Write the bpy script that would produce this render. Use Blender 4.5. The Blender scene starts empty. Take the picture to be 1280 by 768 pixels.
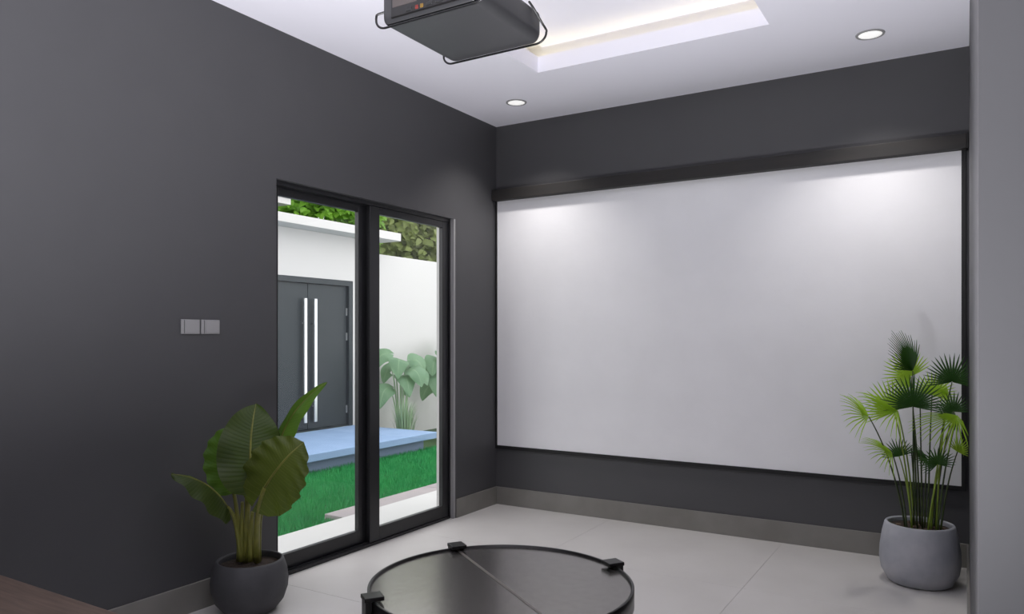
import bpy, bmesh, math, random
import numpy as np
from mathutils import Vector, Matrix

random.seed(7)
rng = np.random.default_rng(7)
scene = bpy.context.scene
col = scene.collection

# ------------------------------------------------------------------ camera
F_PX = 935.6                      # focal length in pixels of the 1280 px wide frame
YAW = math.radians(31.2)
CAM = Vector((3.197, -5.037, 1.33))
HORIZON = 421.0
FWD = Vector((-math.sin(YAW), math.cos(YAW), 0))
RGT = Vector((math.cos(YAW), math.sin(YAW), 0))
cam_data = bpy.data.cameras.new('camera')
cam_data.sensor_width = 36.0
cam_data.lens = 36.0 * F_PX / 1280.0
cam_data.shift_y = (HORIZON - 384.0) / 1280.0
cam_data.clip_start = 0.02
cam_obj = bpy.data.objects.new('camera', cam_data)
cam_obj.location = CAM
cam_obj.rotation_euler = (math.pi / 2, 0, YAW)
col.objects.link(cam_obj)
scene.camera = cam_obj

def P(u, v, d):
    """point at pixel (u, v) of the 1280x768 frame and forward distance d"""
    return CAM + FWD * d + RGT * ((u - 640) / F_PX * d) + Vector((0, 0, (HORIZON - v) / F_PX * d))

# ------------------------------------------------------------------ world and exposure
world = bpy.data.worlds.new('sky')
scene.world = world
world.use_nodes = True
wn = world.node_tree.nodes
bg = wn['Background']
bg.inputs[0].default_value = (0.98, 0.985, 1.0, 1)
bg.inputs[1].default_value = 2.6
vs = scene.view_settings
vs.view_transform = 'Standard'
vs.look = 'None'
vs.gamma = 1.0
vs.use_curve_mapping = False
vs.exposure = 0.0

# lamp powers (the lamps themselves are made by their fixtures)
SPOT_FRONT = 54.0
ADDED_SPOT_REAR = 8.0
ADDED_SPOT_HALL = 22.0
COVE_STRENGTH = 4.0
ADDED_UPLIGHT = 740.0
ADDED_UPLIGHT_HALL = 60.0

# ------------------------------------------------------------------ materials
def mat(name, base, rough=0.5, metal=0.0, spec=0.5, noise=None, bump=None, emit=None, trans=None):
    m = bpy.data.materials.new(name)
    m.use_nodes = True
    nt = m.node_tree
    b = nt.nodes['Principled BSDF']
    b.inputs['Base Color'].default_value = (*base, 1)
    b.inputs['Roughness'].default_value = rough
    b.inputs['Metallic'].default_value = metal
    b.inputs['Specular IOR Level'].default_value = spec
    tc = nt.nodes.new('ShaderNodeTexCoord')
    if noise:                       # (scale, second colour, detail, stretch)
        sc, c2, det, stretch = noise
        mp = nt.nodes.new('ShaderNodeMapping')
        mp.inputs['Scale'].default_value = stretch
        nt.links.new(tc.outputs['Object'], mp.inputs[0])
        n = nt.nodes.new('ShaderNodeTexNoise')
        n.inputs['Scale'].default_value = sc
        n.inputs['Detail'].default_value = det
        nt.links.new(mp.outputs[0], n.inputs['Vector'])
        mx = nt.nodes.new('ShaderNodeMix')
        mx.data_type = 'RGBA'
        mx.inputs[6].default_value = (*base, 1)
        mx.inputs[7].default_value = (*c2, 1)
        r = nt.nodes.new('ShaderNodeMapRange')
        r.inputs[1].default_value = 0.35
        r.inputs[2].default_value = 0.65
        nt.links.new(n.outputs[0], r.inputs[0])
        nt.links.new(r.outputs[0], mx.inputs[0])
        nt.links.new(mx.outputs[2], b.inputs['Base Color'])
    if bump:                        # (scale, strength, distance)
        n2 = nt.nodes.new('ShaderNodeTexNoise')
        n2.inputs['Scale'].default_value = bump[0]
        n2.inputs['Detail'].default_value = 6
        nt.links.new(tc.outputs['Object'], n2.inputs['Vector'])
        bp = nt.nodes.new('ShaderNodeBump')
        bp.inputs['Strength'].default_value = bump[1]
        bp.inputs['Distance'].default_value = bump[2]
        nt.links.new(n2.outputs[0], bp.inputs['Height'])
        nt.links.new(bp.outputs[0], b.inputs['Normal'])
    if emit:
        b.inputs['Emission Color'].default_value = (*emit[0], 1)
        b.inputs['Emission Strength'].default_value = emit[1]
    return m

def leaf_mat(name, c_a, c_b, c_vein, transl, veins=14.0, rough=0.46, tcol=None):
    """leaf colour varied along the blade, pale midrib and side veins read from the UVs, light passing through"""
    m = bpy.data.materials.new(name)
    m.use_nodes = True
    nt = m.node_tree
    L = nt.links.new
    b = nt.nodes['Principled BSDF']
    out = nt.nodes['Material Output']
    b.inputs['Roughness'].default_value = rough
    b.inputs['Specular IOR Level'].default_value = 0.35
    uv = nt.nodes.new('ShaderNodeUVMap')
    sep = nt.nodes.new('ShaderNodeSeparateXYZ')
    L(uv.outputs[0], sep.inputs[0])
    def math_(op, a, c=None):
        n = nt.nodes.new('ShaderNodeMath')
        n.operation = op
        for i, x in enumerate((a, c)):
            if x is None:
                continue
            if isinstance(x, (int, float)):
                n.inputs[i].default_value = x
            else:
                L(x, n.inputs[i])
        return n.outputs[0]
    t = math_('ABSOLUTE', math_('SUBTRACT', math_('MULTIPLY', sep.outputs[0], 2.0), 1.0))
    v = math_('SUBTRACT', sep.outputs[1], math_('MULTIPLY', t, 0.16))
    saw = math_('PINGPONG', math_('MULTIPLY', v, veins), 0.5)
    side = math_('LESS_THAN', saw, 0.055)
    mid = math_('LESS_THAN', t, 0.035)
    vein = math_('MAXIMUM', math_('MULTIPLY', side, 0.34), mid)
    tc = nt.nodes.new('ShaderNodeTexCoord')
    n = nt.nodes.new('ShaderNodeTexNoise')
    n.inputs['Scale'].default_value = 9
    L(tc.outputs['Object'], n.inputs['Vector'])
    mx = nt.nodes.new('ShaderNodeMix'); mx.data_type = 'RGBA'
    mx.inputs[6].default_value = (*c_a, 1); mx.inputs[7].default_value = (*c_b, 1)
    L(n.outputs[0], mx.inputs[0])
    mv = nt.nodes.new('ShaderNodeMix'); mv.data_type = 'RGBA'
    L(vein, mv.inputs[0]); L(mx.outputs[2], mv.inputs[6]); mv.inputs[7].default_value = (*c_vein, 1)
    L(mv.outputs[2], b.inputs['Base Color'])
    bp = nt.nodes.new('ShaderNodeBump')
    bp.inputs['Strength'].default_value = 0.22
    bp.inputs['Distance'].default_value = 0.008
    L(saw, bp.inputs['Height'])
    L(bp.outputs[0], b.inputs['Normal'])
    tr = nt.nodes.new('ShaderNodeBsdfTranslucent')
    tr.inputs[0].default_value = (*(tcol or tuple(min(1, x * 1.8) for x in c_b)), 1)
    ms = nt.nodes.new('ShaderNodeMixShader')
    ms.inputs[0].default_value = transl
    L(b.outputs[0], ms.inputs[1]); L(tr.outputs[0], ms.inputs[2]); L(ms.outputs[0], out.inputs[0])
    return m

def glass_mat(name, tint=(0.97, 0.97, 0.97)):
    """clear thin pane: mostly transparent, mirror-like at grazing angles"""
    m = bpy.data.materials.new(name)
    m.use_nodes = True
    nt = m.node_tree
    nt.nodes.remove(nt.nodes['Principled BSDF'])
    out = nt.nodes['Material Output']
    t = nt.nodes.new('ShaderNodeBsdfTransparent'); t.inputs[0].default_value = (*tint, 1)
    g = nt.nodes.new('ShaderNodeBsdfGlossy'); g.inputs['Roughness'].default_value = 0.02
    lw = nt.nodes.new('ShaderNodeLayerWeight'); lw.inputs[0].default_value = 0.5
    pw = nt.nodes.new('ShaderNodeMath'); pw.operation = 'POWER'; pw.inputs[1].default_value = 5.0
    nt.links.new(lw.outputs['Facing'], pw.inputs[0])
    f = nt.nodes.new('ShaderNodeMath'); f.operation = 'MULTIPLY_ADD'; f.inputs[1].default_value = 0.6; f.inputs[2].default_value = 0.025
    nt.links.new(pw.outputs[0], f.inputs[0])
    mx = nt.nodes.new('ShaderNodeMixShader')
    nt.links.new(f.outputs[0], mx.inputs[0]); nt.links.new(t.outputs[0], mx.inputs[1]); nt.links.new(g.outputs[0], mx.inputs[2])
    nt.links.new(mx.outputs[0], out.inputs[0])
    return m

M = {}
M['paint'] = mat('charcoal paint', (0.066, 0.065, 0.070), 0.55, noise=(3, (0.069, 0.068, 0.073), 3, (1, 1, 1)), bump=(90, 0.08, 0.002))
M['ceiling'] = mat('white ceiling paint', (0.90, 0.89, 0.97), 0.8, bump=(60, 0.03, 0.002))
M['skirt'] = mat('taupe tile skirting', (0.185, 0.175, 0.16), 0.45, noise=(5, (0.215, 0.205, 0.19), 4, (1, 1, 1)))
M['tile'] = mat('pale grey cement tile', (0.52, 0.50, 0.485), 0.42, noise=(2.2, (0.56, 0.54, 0.525), 6, (1, 1, 1)), bump=(25, 0.04, 0.002))
M['grout'] = mat('grout', (0.46, 0.445, 0.43), 0.6)
M['facade'] = mat('white render', (0.54, 0.535, 0.53), 0.8, bump=(40, 0.05, 0.003))
M['jamb'] = mat('light grey jamb lining', (0.30, 0.295, 0.30), 0.5)
M['alu'] = mat('black aluminium', (0.012, 0.012, 0.014), 0.35)
M['glass'] = glass_mat('clear glass')
M['screen'] = mat('matt white screen', (0.87, 0.865, 0.89), 0.75, noise=(3, (0.84, 0.835, 0.86), 5, (1, 1, 1)), bump=(14, 0.22, 0.006))
M['case'] = mat('dark brown black casing', (0.010, 0.009, 0.009), 0.6, noise=(4, (0.016, 0.013, 0.012), 4, (1, 1, 8)))
M['blackframe'] = mat('matt black border', (0.008, 0.008, 0.009), 0.6)
M['lampwhite'] = mat('grey lamp trim', (0.35, 0.35, 0.35), 0.4)
M['lampglow'] = mat('lit diffuser', (0.9, 0.9, 0.9), 0.5, emit=((1.0, 0.98, 0.95), 0.6))
M['led'] = mat('warm led tape', (0.9, 0.85, 0.7), 0.5, emit=((1.0, 0.90, 0.42), COVE_STRENGTH))
M['plastic'] = mat('dark grey plastic', (0.035, 0.035, 0.038), 0.42, bump=(300, 0.1, 0.001))
M['plastic2'] = mat('glossy black plastic', (0.009, 0.0085, 0.009), 0.35)
M['label'] = mat('brownish label plate', (0.075, 0.062, 0.06), 0.5)
M['wire'] = mat('black coated wire', (0.006, 0.006, 0.007), 0.35)
M['red'] = mat('red socket', (0.16, 0.015, 0.01), 0.4)
M['yellow'] = mat('yellow socket', (0.18, 0.10, 0.012), 0.4)
M['socket'] = mat('grey socket', (0.012, 0.012, 0.013), 0.4)
M['lens'] = mat('lens glass', (0.01, 0.012, 0.03), 0.05)
M['switch'] = mat('grey switch plastic', (0.30, 0.295, 0.30), 0.4)
M['switchgap'] = mat('switch seam', (0.05, 0.05, 0.05), 0.6)
M['concrete'] = mat('grey concrete pot', (0.32, 0.33, 0.365), 0.6, noise=(7, (0.43, 0.43, 0.46), 8, (1, 1, 1)), bump=(45, 0.25, 0.004))
M['concrete2'] = mat('shade-darkened concrete pot', (0.045, 0.045, 0.049), 0.65, noise=(6, (0.065, 0.064, 0.069), 8, (1, 1, 1)), bump=(45, 0.2, 0.004))  # the shade the pot stands in is put into this dark base colour
M['soil'] = mat('soil', (0.028, 0.019, 0.014), 0.9, noise=(60, (0.06, 0.038, 0.026), 3, (1, 1, 1)), bump=(70, 0.9, 0.02))
M['tabletop'] = mat('smoked black mirror top', (0.26, 0.245, 0.235), 0.22, metal=0.9, noise=(30, (0.29, 0.275, 0.262), 6, (1, 1, 1)))
M['blackmetal'] = mat('black metal', (0.018, 0.017, 0.017), 0.32, metal=0.6)
M['seam'] = mat('brushed steel strip', (0.35, 0.33, 0.31), 0.4, metal=0.9)
M['wood'] = mat('brown wood', (0.11, 0.078, 0.062), 0.5, noise=(5, (0.16, 0.115, 0.093), 8, (1, 14, 14)))
M['door'] = mat('slate grey door', (0.012, 0.020, 0.025), 0.6)
M['steel'] = mat('satin steel', (0.62, 0.64, 0.66), 0.3, metal=0.85)
M['slab'] = mat('blue grey stone slab', (0.21, 0.32, 0.50), 0.7, noise=(4, (0.235, 0.35, 0.54), 5, (1, 1, 1)))
M['slabbase'] = mat('dark plinth', (0.19, 0.25, 0.36), 0.8)
M['paver'] = mat('pinkish grey paver', (0.29, 0.265, 0.27), 0.8, noise=(4, (0.33, 0.30, 0.30), 5, (1, 1, 1)))
M['terrace'] = mat('pale terrace', (0.52, 0.52, 0.51), 0.8)
M['earth'] = mat('turf soil', (0.03, 0.07, 0.02), 0.95)
M['grass'] = mat('lawn blades', (0.022, 0.30, 0.085), 0.6, noise=(6, (0.04, 0.36, 0.10), 3, (1, 1, 1)))
M['tuft'] = mat('pale grass blades', (0.25, 0.37, 0.21), 0.6)
M['rooftile'] = mat('black roof sheet', (0.01, 0.01, 0.012), 0.5)
M['bark'] = mat('brown bark', (0.13, 0.09, 0.06), 0.85)
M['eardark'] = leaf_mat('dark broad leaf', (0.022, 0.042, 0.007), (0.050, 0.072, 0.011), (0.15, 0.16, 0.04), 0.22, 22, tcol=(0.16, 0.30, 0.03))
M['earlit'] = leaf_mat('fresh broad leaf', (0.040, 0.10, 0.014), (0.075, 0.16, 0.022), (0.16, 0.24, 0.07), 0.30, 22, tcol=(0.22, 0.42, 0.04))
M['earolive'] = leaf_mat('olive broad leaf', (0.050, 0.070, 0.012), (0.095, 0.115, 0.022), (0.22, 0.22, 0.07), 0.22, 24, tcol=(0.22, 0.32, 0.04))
M['earstem'] = mat('olive petiole', (0.17, 0.175, 0.03), 0.45, noise=(9, (0.25, 0.245, 0.05), 4, (6, 6, 0.6)))
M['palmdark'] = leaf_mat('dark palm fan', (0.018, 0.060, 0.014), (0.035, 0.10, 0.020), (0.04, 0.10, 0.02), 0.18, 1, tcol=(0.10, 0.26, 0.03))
M['palmlit'] = leaf_mat('lit palm fan', (0.28, 0.46, 0.025), (0.42, 0.60, 0.04), (0.42, 0.60, 0.05), 0.40, 1, tcol=(0.55, 0.85, 0.08))  # yellow-green fan, its base colour raised to look lit from above
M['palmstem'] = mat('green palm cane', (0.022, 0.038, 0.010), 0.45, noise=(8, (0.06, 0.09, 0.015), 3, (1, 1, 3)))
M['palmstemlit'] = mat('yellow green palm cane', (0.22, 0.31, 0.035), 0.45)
M['outleaf'] = leaf_mat('grey green elephant ear', (0.085, 0.19, 0.11), (0.17, 0.29, 0.17), (0.28, 0.40, 0.25), 0.25, 9, tcol=(0.3, 0.5, 0.2))
M['treeA'] = leaf_mat('bright tree leaf', (0.05, 0.17, 0.012), (0.22, 0.40, 0.04), (0.28, 0.44, 0.10), 0.35, 6, tcol=(0.3, 0.6, 0.05))
M['treeB'] = leaf_mat('olive tree leaf', (0.09, 0.14, 0.035), (0.28, 0.31, 0.11), (0.34, 0.38, 0.16), 0.35, 6, tcol=(0.35, 0.45, 0.12))

# ------------------------------------------------------------------ mesh helpers
class MB:
    """collects shapes into one bmesh; build() links it as one object"""
    def __init__(self):
        self.bm = bmesh.new()
        self.uv = self.bm.loops.layers.uv.new('UVMap')
    def box(self, x0, x1, y0, y1, z0, z1, mi=0, bevel=0.0, seg=2, rot=None):
        c = Vector(((x0 + x1) / 2, (y0 + y1) / 2, (z0 + z1) / 2))
        r = bmesh.ops.create_cube(self.bm, size=1.0)
        vs_ = r['verts']
        bmesh.ops.scale(self.bm, vec=(x1 - x0, y1 - y0, z1 - z0), verts=vs_)
        fs = list({f for v in vs_ for f in v.link_faces})
        if bevel > 0:
            es = list({e for v in vs_ for e in v.link_edges})
            rb = bmesh.ops.bevel(self.bm, geom=es, offset=bevel, segments=seg, profile=0.5, affect='EDGES')
            fs = list(set([f for f in fs if f.is_valid] + rb['faces']))
            vs_ = list({v for f in fs for v in f.verts})
        if rot is not None:
            bmesh.ops.transform(self.bm, matrix=rot, verts=vs_)
        bmesh.ops.translate(self.bm, vec=c, verts=vs_)
        for f in fs:
            f.material_index = mi
        return self
    def lathe(self, prof, center=(0, 0, 0), n=48, mi=0, smooth=True):
        rings = []
        for r, z in prof:
            if r < 1e-6:
                rings.append([self.bm.verts.new((center[0], center[1], center[2] + z))])
            else:
                rings.append([self.bm.verts.new((center[0] + r * math.cos(2 * math.pi * i / n), center[1] + r * math.sin(2 * math.pi * i / n), center[2] + z)) for i in range(n)])
        for a, b in zip(rings, rings[1:]):
            if len(a) == 1 and len(b) == 1:
                continue
            for i in range(n):
                j = (i + 1) % n
                vsx = []
                for v in ((a[i], a[j], b[j], b[i]) if len(a) > 1 and len(b) > 1 else (a[0], b[j], b[i]) if len(a) == 1 else (a[i], a[j], b[0])):
                    vsx.append(v)
                f = self.bm.faces.new(vsx)
                f.smooth = smooth
                f.material_index = mi
        return self
    def tube(self, pts, rad, n=8, mi=0, cap=True):
        pts = [Vector(p) for p in pts]
        m = len(pts)
        rads = rad if isinstance(rad, (list, tuple)) else [rad] * m
        rings = []
        ref = None
        for i, p in enumerate(pts):
            t = (pts[min(i + 1, m - 1)] - pts[max(i - 1, 0)]).normalized()
            if ref is None:
                ref = t.orthogonal().normalized()
            ref = (ref - t * ref.dot(t))
            ref = ref.normalized() if ref.length > 1e-6 else t.orthogonal().normalized()
            bi = t.cross(ref)
            rings.append([self.bm.verts.new(p + (ref * math.cos(2 * math.pi * k / n) + bi * math.sin(2 * math.pi * k / n)) * rads[i]) for k in range(n)])
        for a, b in zip(rings, rings[1:]):
            for k in range(n):
                j = (k + 1) % n
                f = self.bm.faces.new((a[k], a[j], b[j], b[k])); f.smooth = True; f.material_index = mi
        if cap:
            self.bm.faces.new(list(reversed(rings[0]))).material_index = mi
            self.bm.faces.new(rings[-1]).material_index = mi
        return self
    def prism(self, poly, z0, z1, mi=0):
        a = [self.bm.verts.new((x, y, z0)) for x, y in poly]
        b = [self.bm.verts.new((x, y, z1)) for x, y in poly]
        n = len(poly)
        self.bm.faces.new(list(reversed(a))).material_index = mi
        self.bm.faces.new(b).material_index = mi
        for i in range(n):
            j = (i + 1) % n
            self.bm.faces.new((a[i], a[j], b[j], b[i])).material_index = mi
        return self
    def leaf(self, mid, half, normal, cup=0.1, ruffle=0.0, freq=9.0, lobe=0.0, ns=22, nt=10, prof=None, phase=0.0, thick=0.0):
        """broad leaf along the midrib points mid (3 control points), half width half, face normal hint"""
        a, c, b = [Vector(p) for p in mid]
        grid = []
        for i in range(ns + 1):
            s = i / ns
            p = a * (1 - s) ** 2 + c * 2 * s * (1 - s) + b * s * s
            t = ((c - a) * (1 - s) + (b - c) * s)
            t = t.normalized() if t.length > 1e-6 else (b - a).normalized()
            n = Vector(normal); n = (n - t * n.dot(t)).normalized()
            sd = t.cross(n).normalized()
            w = half * (prof(s) if prof else max(0.0, (math.sin(math.pi * min(1, s ** 0.72)) ** 0.75)))
            row = []
            for j in range(nt + 1):
                q = -1 + 2 * j / nt
                off = cup * abs(q) ** 1.5 * w + ruffle * math.sin(freq * s * 6.28 + phase + q * 1.3) * abs(q) ** 2.5
                back = lobe * (1 - s) ** 2.2 * abs(q) ** 1.3
                row.append((p + sd * q * w + n * off - t * back, q, s))
            grid.append(row)
        vv = [[self.bm.verts.new(g[0]) for g in row] for row in grid]
        for i in range(ns):
            for j in range(nt):
                f = self.bm.faces.new((vv[i][j], vv[i][j + 1], vv[i + 1][j + 1], vv[i + 1][j]))
                f.smooth = True
                for lp, (ii, jj) in zip(f.loops, ((i, j), (i, j + 1), (i + 1, j + 1), (i + 1, j))):
                    lp[self.uv].uv = (grid[ii][jj][1] * 0.5 + 0.5, grid[ii][jj][2])
        return self
    def fan(self, hub, tip, normal, spread=105, n=24, droop=0.12, fuse=0.45, roll=0.0, fold=0.0):
        """fan palm blade: pleated fingers radiating from hub, middle finger ends at tip"""
        hub = Vector(hub); ax = Vector(tip) - hub; R = ax.length; ax.normalize()
        nn = Vector(normal); nn = (nn - ax * nn.dot(ax)).normalized()
        sd = ax.cross(nn).normalized()
        da = math.radians(2 * spread / (n - 1))
        for k in range(n):
            a = math.radians(-spread + 2 * spread * k / (n - 1))
            Rk = R * (0.74 + 0.26 * math.cos(a * 0.75)) * random.uniform(0.93, 1.04)
            rows = []
            for r, wf in ((0.02, 1.0), (0.25, 1.0), (fuse, 0.98), (0.64, 0.80), (0.84, 0.50), (1.0, 0.03)):
                rr = r * Rk
                pts = []
                for e in (-1, 0, 1):
                    aa = a + e * da * 0.5 * (wf if r > fuse - 1e-6 else 1.0) * (fuse / r if r > fuse else 1.0)
                    dirv = ax * math.cos(aa) + sd * math.sin(aa)
                    p = hub + dirv * rr
                    p += nn * ((0.018 * R * (1 if e == 0 else -1)) * min(1, r * 3) * (1 - r * 0.8))
                    p += nn * (fold * abs(math.sin(aa)) * rr)
                    p += Vector((0, 0, -1)) * droop * R * r ** 2.6
                    pts.append((p, e, r))
                rows.append(pts)
            vv = [[self.bm.verts.new(q[0]) for q in row] for row in rows]
            for i in range(len(rows) - 1):
                for j in range(2):
                    f = self.bm.faces.new((vv[i][j], vv[i][j + 1], vv[i + 1][j + 1], vv[i + 1][j]))
                    for lp, (ii, jj) in zip(f.loops, ((i, j), (i, j + 1), (i + 1, j + 1), (i + 1, j))):
                        lp[self.uv].uv = (rows[ii][jj][1] * 0.5 + 0.5, rows[ii][jj][2])
        return self
    def build(self, name, mats, parent=None, loc=None, recalc=True):
        if recalc:
            bmesh.ops.recalc_face_normals(self.bm, faces=self.bm.faces)
        me = bpy.data.meshes.new(name)
        self.bm.to_mesh(me)
        self.bm.free()
        for m_ in (mats if isinstance(mats, (list, tuple)) else [mats]):
            me.materials.append(M[m_])
        o = bpy.data.objects.new(name, me)
        col.objects.link(o)
        if parent is not None:
            o.parent = parent
            # meshes are written in world coordinates: cancel the parent's own place
            if parent.type == 'EMPTY':
                o.matrix_parent_inverse = Matrix.Translation(parent.location).inverted()
        return o

def empty(name, loc):
    o = bpy.data.objects.new(name, None)
    o.location = loc
    o.empty_display_size = 0.1
    col.objects.link(o)
    return o

def tag(o, label=None, cat=None, group=None, kind=None):
    if label: o['label'] = label
    if cat: o['category'] = cat
    if group: o['group'] = group
    if kind: o['kind'] = kind
    return o

def bez(a, c, b, n=12):
    a, c, b = Vector(a), Vector(c), Vector(b)
    return [a * (1 - s) ** 2 + c * 2 * s * (1 - s) + b * s * s for s in [i / n for i in range(n + 1)]]

# ------------------------------------------------------------------ room shell
W = 3.216            # room width (right wall plane)
H = 3.0              # ceiling
REAR = -5.65
HALL_Y = -3.55       # the right wall ends here, the room opens to the side
HALL_X = 4.9

# floor and its tiles
floor = MB().box(-0.158, W + 0.2, REAR - 0.15, 0.15, -0.12, -0.002).box(W + 0.2, HALL_X + 0.15, REAR - 0.15, HALL_Y + 0.2, -0.12, -0.002).build('floor', 'grout')
tag(floor, 'pale grey floor of large cement tiles', kind='structure')
TX = [0.0, 0.99, 2.19, W]
TY = [0.0, -1.027, -2.227, -3.427, -4.627, REAR]
tile_i = 0
def tile(x0, x1, y0, y1):
    g = 0.0007
    m = MB().box(x0 + g, x1 - g, y0 + g, y1 - g, -0.002, 0.0, bevel=0.0005, seg=1)
    return m.build('floor_tile', 'tile', floor)
for i in range(3):
    for j in range(5):
        tile(TX[i], TX[i + 1], TY[j + 1], TY[j])
for xa, xb in ((W, 4.2), (4.2, HALL_X)):
    for j, (ya, yb) in enumerate(((-3.55, -4.627), (-4.627, REAR))):
        tile(xa, xb, yb, ya)

# left wall with the door opening: dark inside leaf, white outside leaf
DY0, DY1, DZ = -2.225, -0.577, 2.19
m = MB()
for x0, x1, mi in ((-0.065, 0, 0), (-0.158, -0.065, 1)):
    m.box(x0, x1, REAR - 0.15, DY0, -0.1, 3.35, mi)
    m.box(x0, x1, DY1, 0.15, -0.1, 3.35, mi)
    m.box(x0, x1, DY0, DY1, DZ, 3.35, mi)
tag(m.build('wall_left', ['paint', 'facade']), 'charcoal wall with the sliding glass door and switches', kind='structure')
tag(MB().box(0, W + 0.2, 0, 0.15, -0.1, 3.35).build('wall_back', 'paint'), 'charcoal wall behind the projection screen', kind='structure')
tag(MB().box(W, W + 0.2, HALL_Y, 0, -0.1, 3.35).build('wall_right', 'paint'), 'grey end of the side wall beside the palm', kind='structure')
tag(MB().box(W + 0.2, HALL_X + 0.15, HALL_Y, HALL_Y + 0.2, -0.1, 3.35).build('wall_hall', 'paint'), 'charcoal wall of the side passage', kind='structure')
tag(MB().box(HALL_X, HALL_X + 0.15, REAR, HALL_Y, -0.1, 3.35).build('wall_side', 'paint'), 'charcoal far wall of the side passage', kind='structure')
tag(MB().box(0, HALL_X + 0.15, REAR - 0.15, REAR, -0.1, 3.35).build('wall_rear', 'paint'), 'charcoal rear wall of the room', kind='structure')

# ceiling with a recessed tray and a light cove behind its lip
X0, X1, Y0, Y1 = 0.886, 2.30, -4.10, -0.903
T = 0.14
m = MB()
m.box(0, X0, REAR, 0, H, H + 0.1).box(X1, W, REAR, 0, H, H + 0.1)
m.box(X0, X1, Y1, 0, H, H + 0.1).box(X0, X1, REAR, Y0, H, H + 0.1)
m.box(W, HALL_X, REAR, HALL_Y, H, H + 0.1)
m.box(X0 - T, X1 + T, Y0 - T, Y1 + T, H + 0.22, H + 0.30)
for a in ((X0 - T - 0.05, X0 - T, Y0 - T, Y1 + T), (X1 + T, X1 + T + 0.05, Y0 - T, Y1 + T), (X0 - T, X1 + T, Y1 + T, Y1 + T + 0.05), (X0 - T, X1 + T, Y0 - T - 0.05, Y0 - T)):
    m.box(*a, H + 0.1, H + 0.30)
tag(m.build('ceiling', 'ceiling'), 'white ceiling with a recessed lit tray', kind='structure')
m = MB().box(-0.158, HALL_X + 0.15, REAR - 0.15, 0.15, 3.35, 3.45)
tag(m.build('roof_slab', 'facade'), 'flat roof slab over the room', kind='structure')

# skirting
bt, bh = 0.012, 0.137
tag(MB().box(0, W, -bt, 0, 0, bh, bevel=0.0015, seg=1).build('baseboard_back', 'skirt'), 'taupe tile skirting under the screen', kind='structure')
tag(MB().box(0, bt, DY1 + 0.022, -bt, 0, bh, bevel=0.0015, seg=1).build('baseboard_corner', 'skirt'), 'short taupe skirting between glass door and corner', kind='structure')
tag(MB().box(0, bt, REAR, DY0, 0, bh, bevel=0.0015, seg=1).build('baseboard_left', 'skirt'), 'dark taupe skirting behind the broad-leaved plant', kind='structure')
tag(MB().box(W - bt, W, HALL_Y, -bt, 0, bh, bevel=0.0015, seg=1).build('baseboard_right', 'skirt'), 'taupe skirting along the right wall', kind='structure')

# ------------------------------------------------------------------ sliding glass door
door = empty('door_1', (-0.07, (DY0 + DY1) / 2, 0))
tag(door, 'black framed two-panel sliding glass door to the garden', kind='structure')
fx0, fx1 = -0.115, -0.03
MB().box(fx0, fx1, DY0, DY0 + 0.02, 0, DZ).box(fx0, fx1, DY1 - 0.02, DY1, 0, DZ).box(fx0, fx1, DY0 + 0.02, DY1 - 0.02, DZ - 0.025, DZ).build('door_frame', 'alu', door)
MB().box(fx0, fx1 + 0.004, DY0 + 0.02, DY1 - 0.02, 0.0, 0.016).box(-0.056, -0.050, DY0 + 0.02, DY1 - 0.02, 0.016, 0.024).box(-0.096, -0.090, DY0 + 0.02, DY1 - 0.02, 0.016, 0.024).build('door_track', 'alu', door)
for yy0, yy1 in ((DY1 - 0.0005, DY1 + 0.02),):
    MB().box(-0.03, 0.002, DY1 - 0.003, DY1 + 0.014, 0.0, DZ).build('jamb_lining', 'jamb', door)
def glass_panel(x0, x1, y0, y1, sl, sr):
    z0, z1 = 0.018, DZ - 0.026
    p = MB().box(x0, x1, y0, y0 + sl, z0, z1, bevel=0.002, seg=1).box(x0, x1, y1 - sr, y1, z0, z1, bevel=0.002, seg=1) \
            .box(x0, x1, y0 + sl, y1 - sr, z0, z0 + 0.085, bevel=0.002, seg=1).box(x0, x1, y0 + sl, y1 - sr, z1 - 0.045, z1, bevel=0.002, seg=1) \
            .build('door_panel', 'alu', door)
    xm = (x0 + x1) / 2
    MB().box(xm - 0.003, xm + 0.003, y0 + sl, y1 - sr, z0 + 0.085, z1 - 0.045).build('glass_pane', 'glass', p)
    return p
glass_panel(-0.110, -0.077, DY0 + 0.02, -1.415, 0.06, 0.085)
glass_panel(-0.070, -0.037, -1.438, DY1 - 0.02, 0.092, 0.070)

# ------------------------------------------------------------------ downlights
def downlight(x, y, power, label, size=110, blend=1.0, r=0.075, group=None):
    t = empty('downlight', (x, y, H))
    tag(t, label, 'downlight', group)
    MB().lathe([(r * 0.80, -0.0005), (r * 0.82, -0.006), (r * 0.97, -0.005), (r, -0.0005), (r * 0.80, -0.0005)], (x, y, H), 40).build('trim_ring', 'lampwhite', t)
    MB().lathe([(0, -0.0035), (r * 0.6, -0.0036), (r * 0.81, -0.003), (r * 0.81, -0.0006), (0, -0.0006)], (x, y, H), 40).build('diffuser', 'lampglow', t)
    ld = bpy.data.lights.new('downlight_lamp', 'SPOT')
    ld.energy = power
    ld.color = (1.0, 0.965, 0.93)
    ld.spot_size = math.radians(size)
    ld.spot_blend = blend
    ld.shadow_soft_size = 0.045
    lo = bpy.data.objects.new('downlight_lamp', ld)
    lo.location = (0, 0, -0.05)
    lo.parent = t
    col.objects.link(lo)
    return t
downlight(0.461, -0.46, SPOT_FRONT * 0.95, 'round white downlight above the corner beside the glass door')
downlight(2.748, -0.479, SPOT_FRONT * 0.9, 'round white downlight above the fan palm')
downlight(0.461, -4.55, ADDED_SPOT_REAR, 'added unseen downlight above the rear end of the switch wall')  # this and the next one are added behind the camera as extra room light
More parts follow.
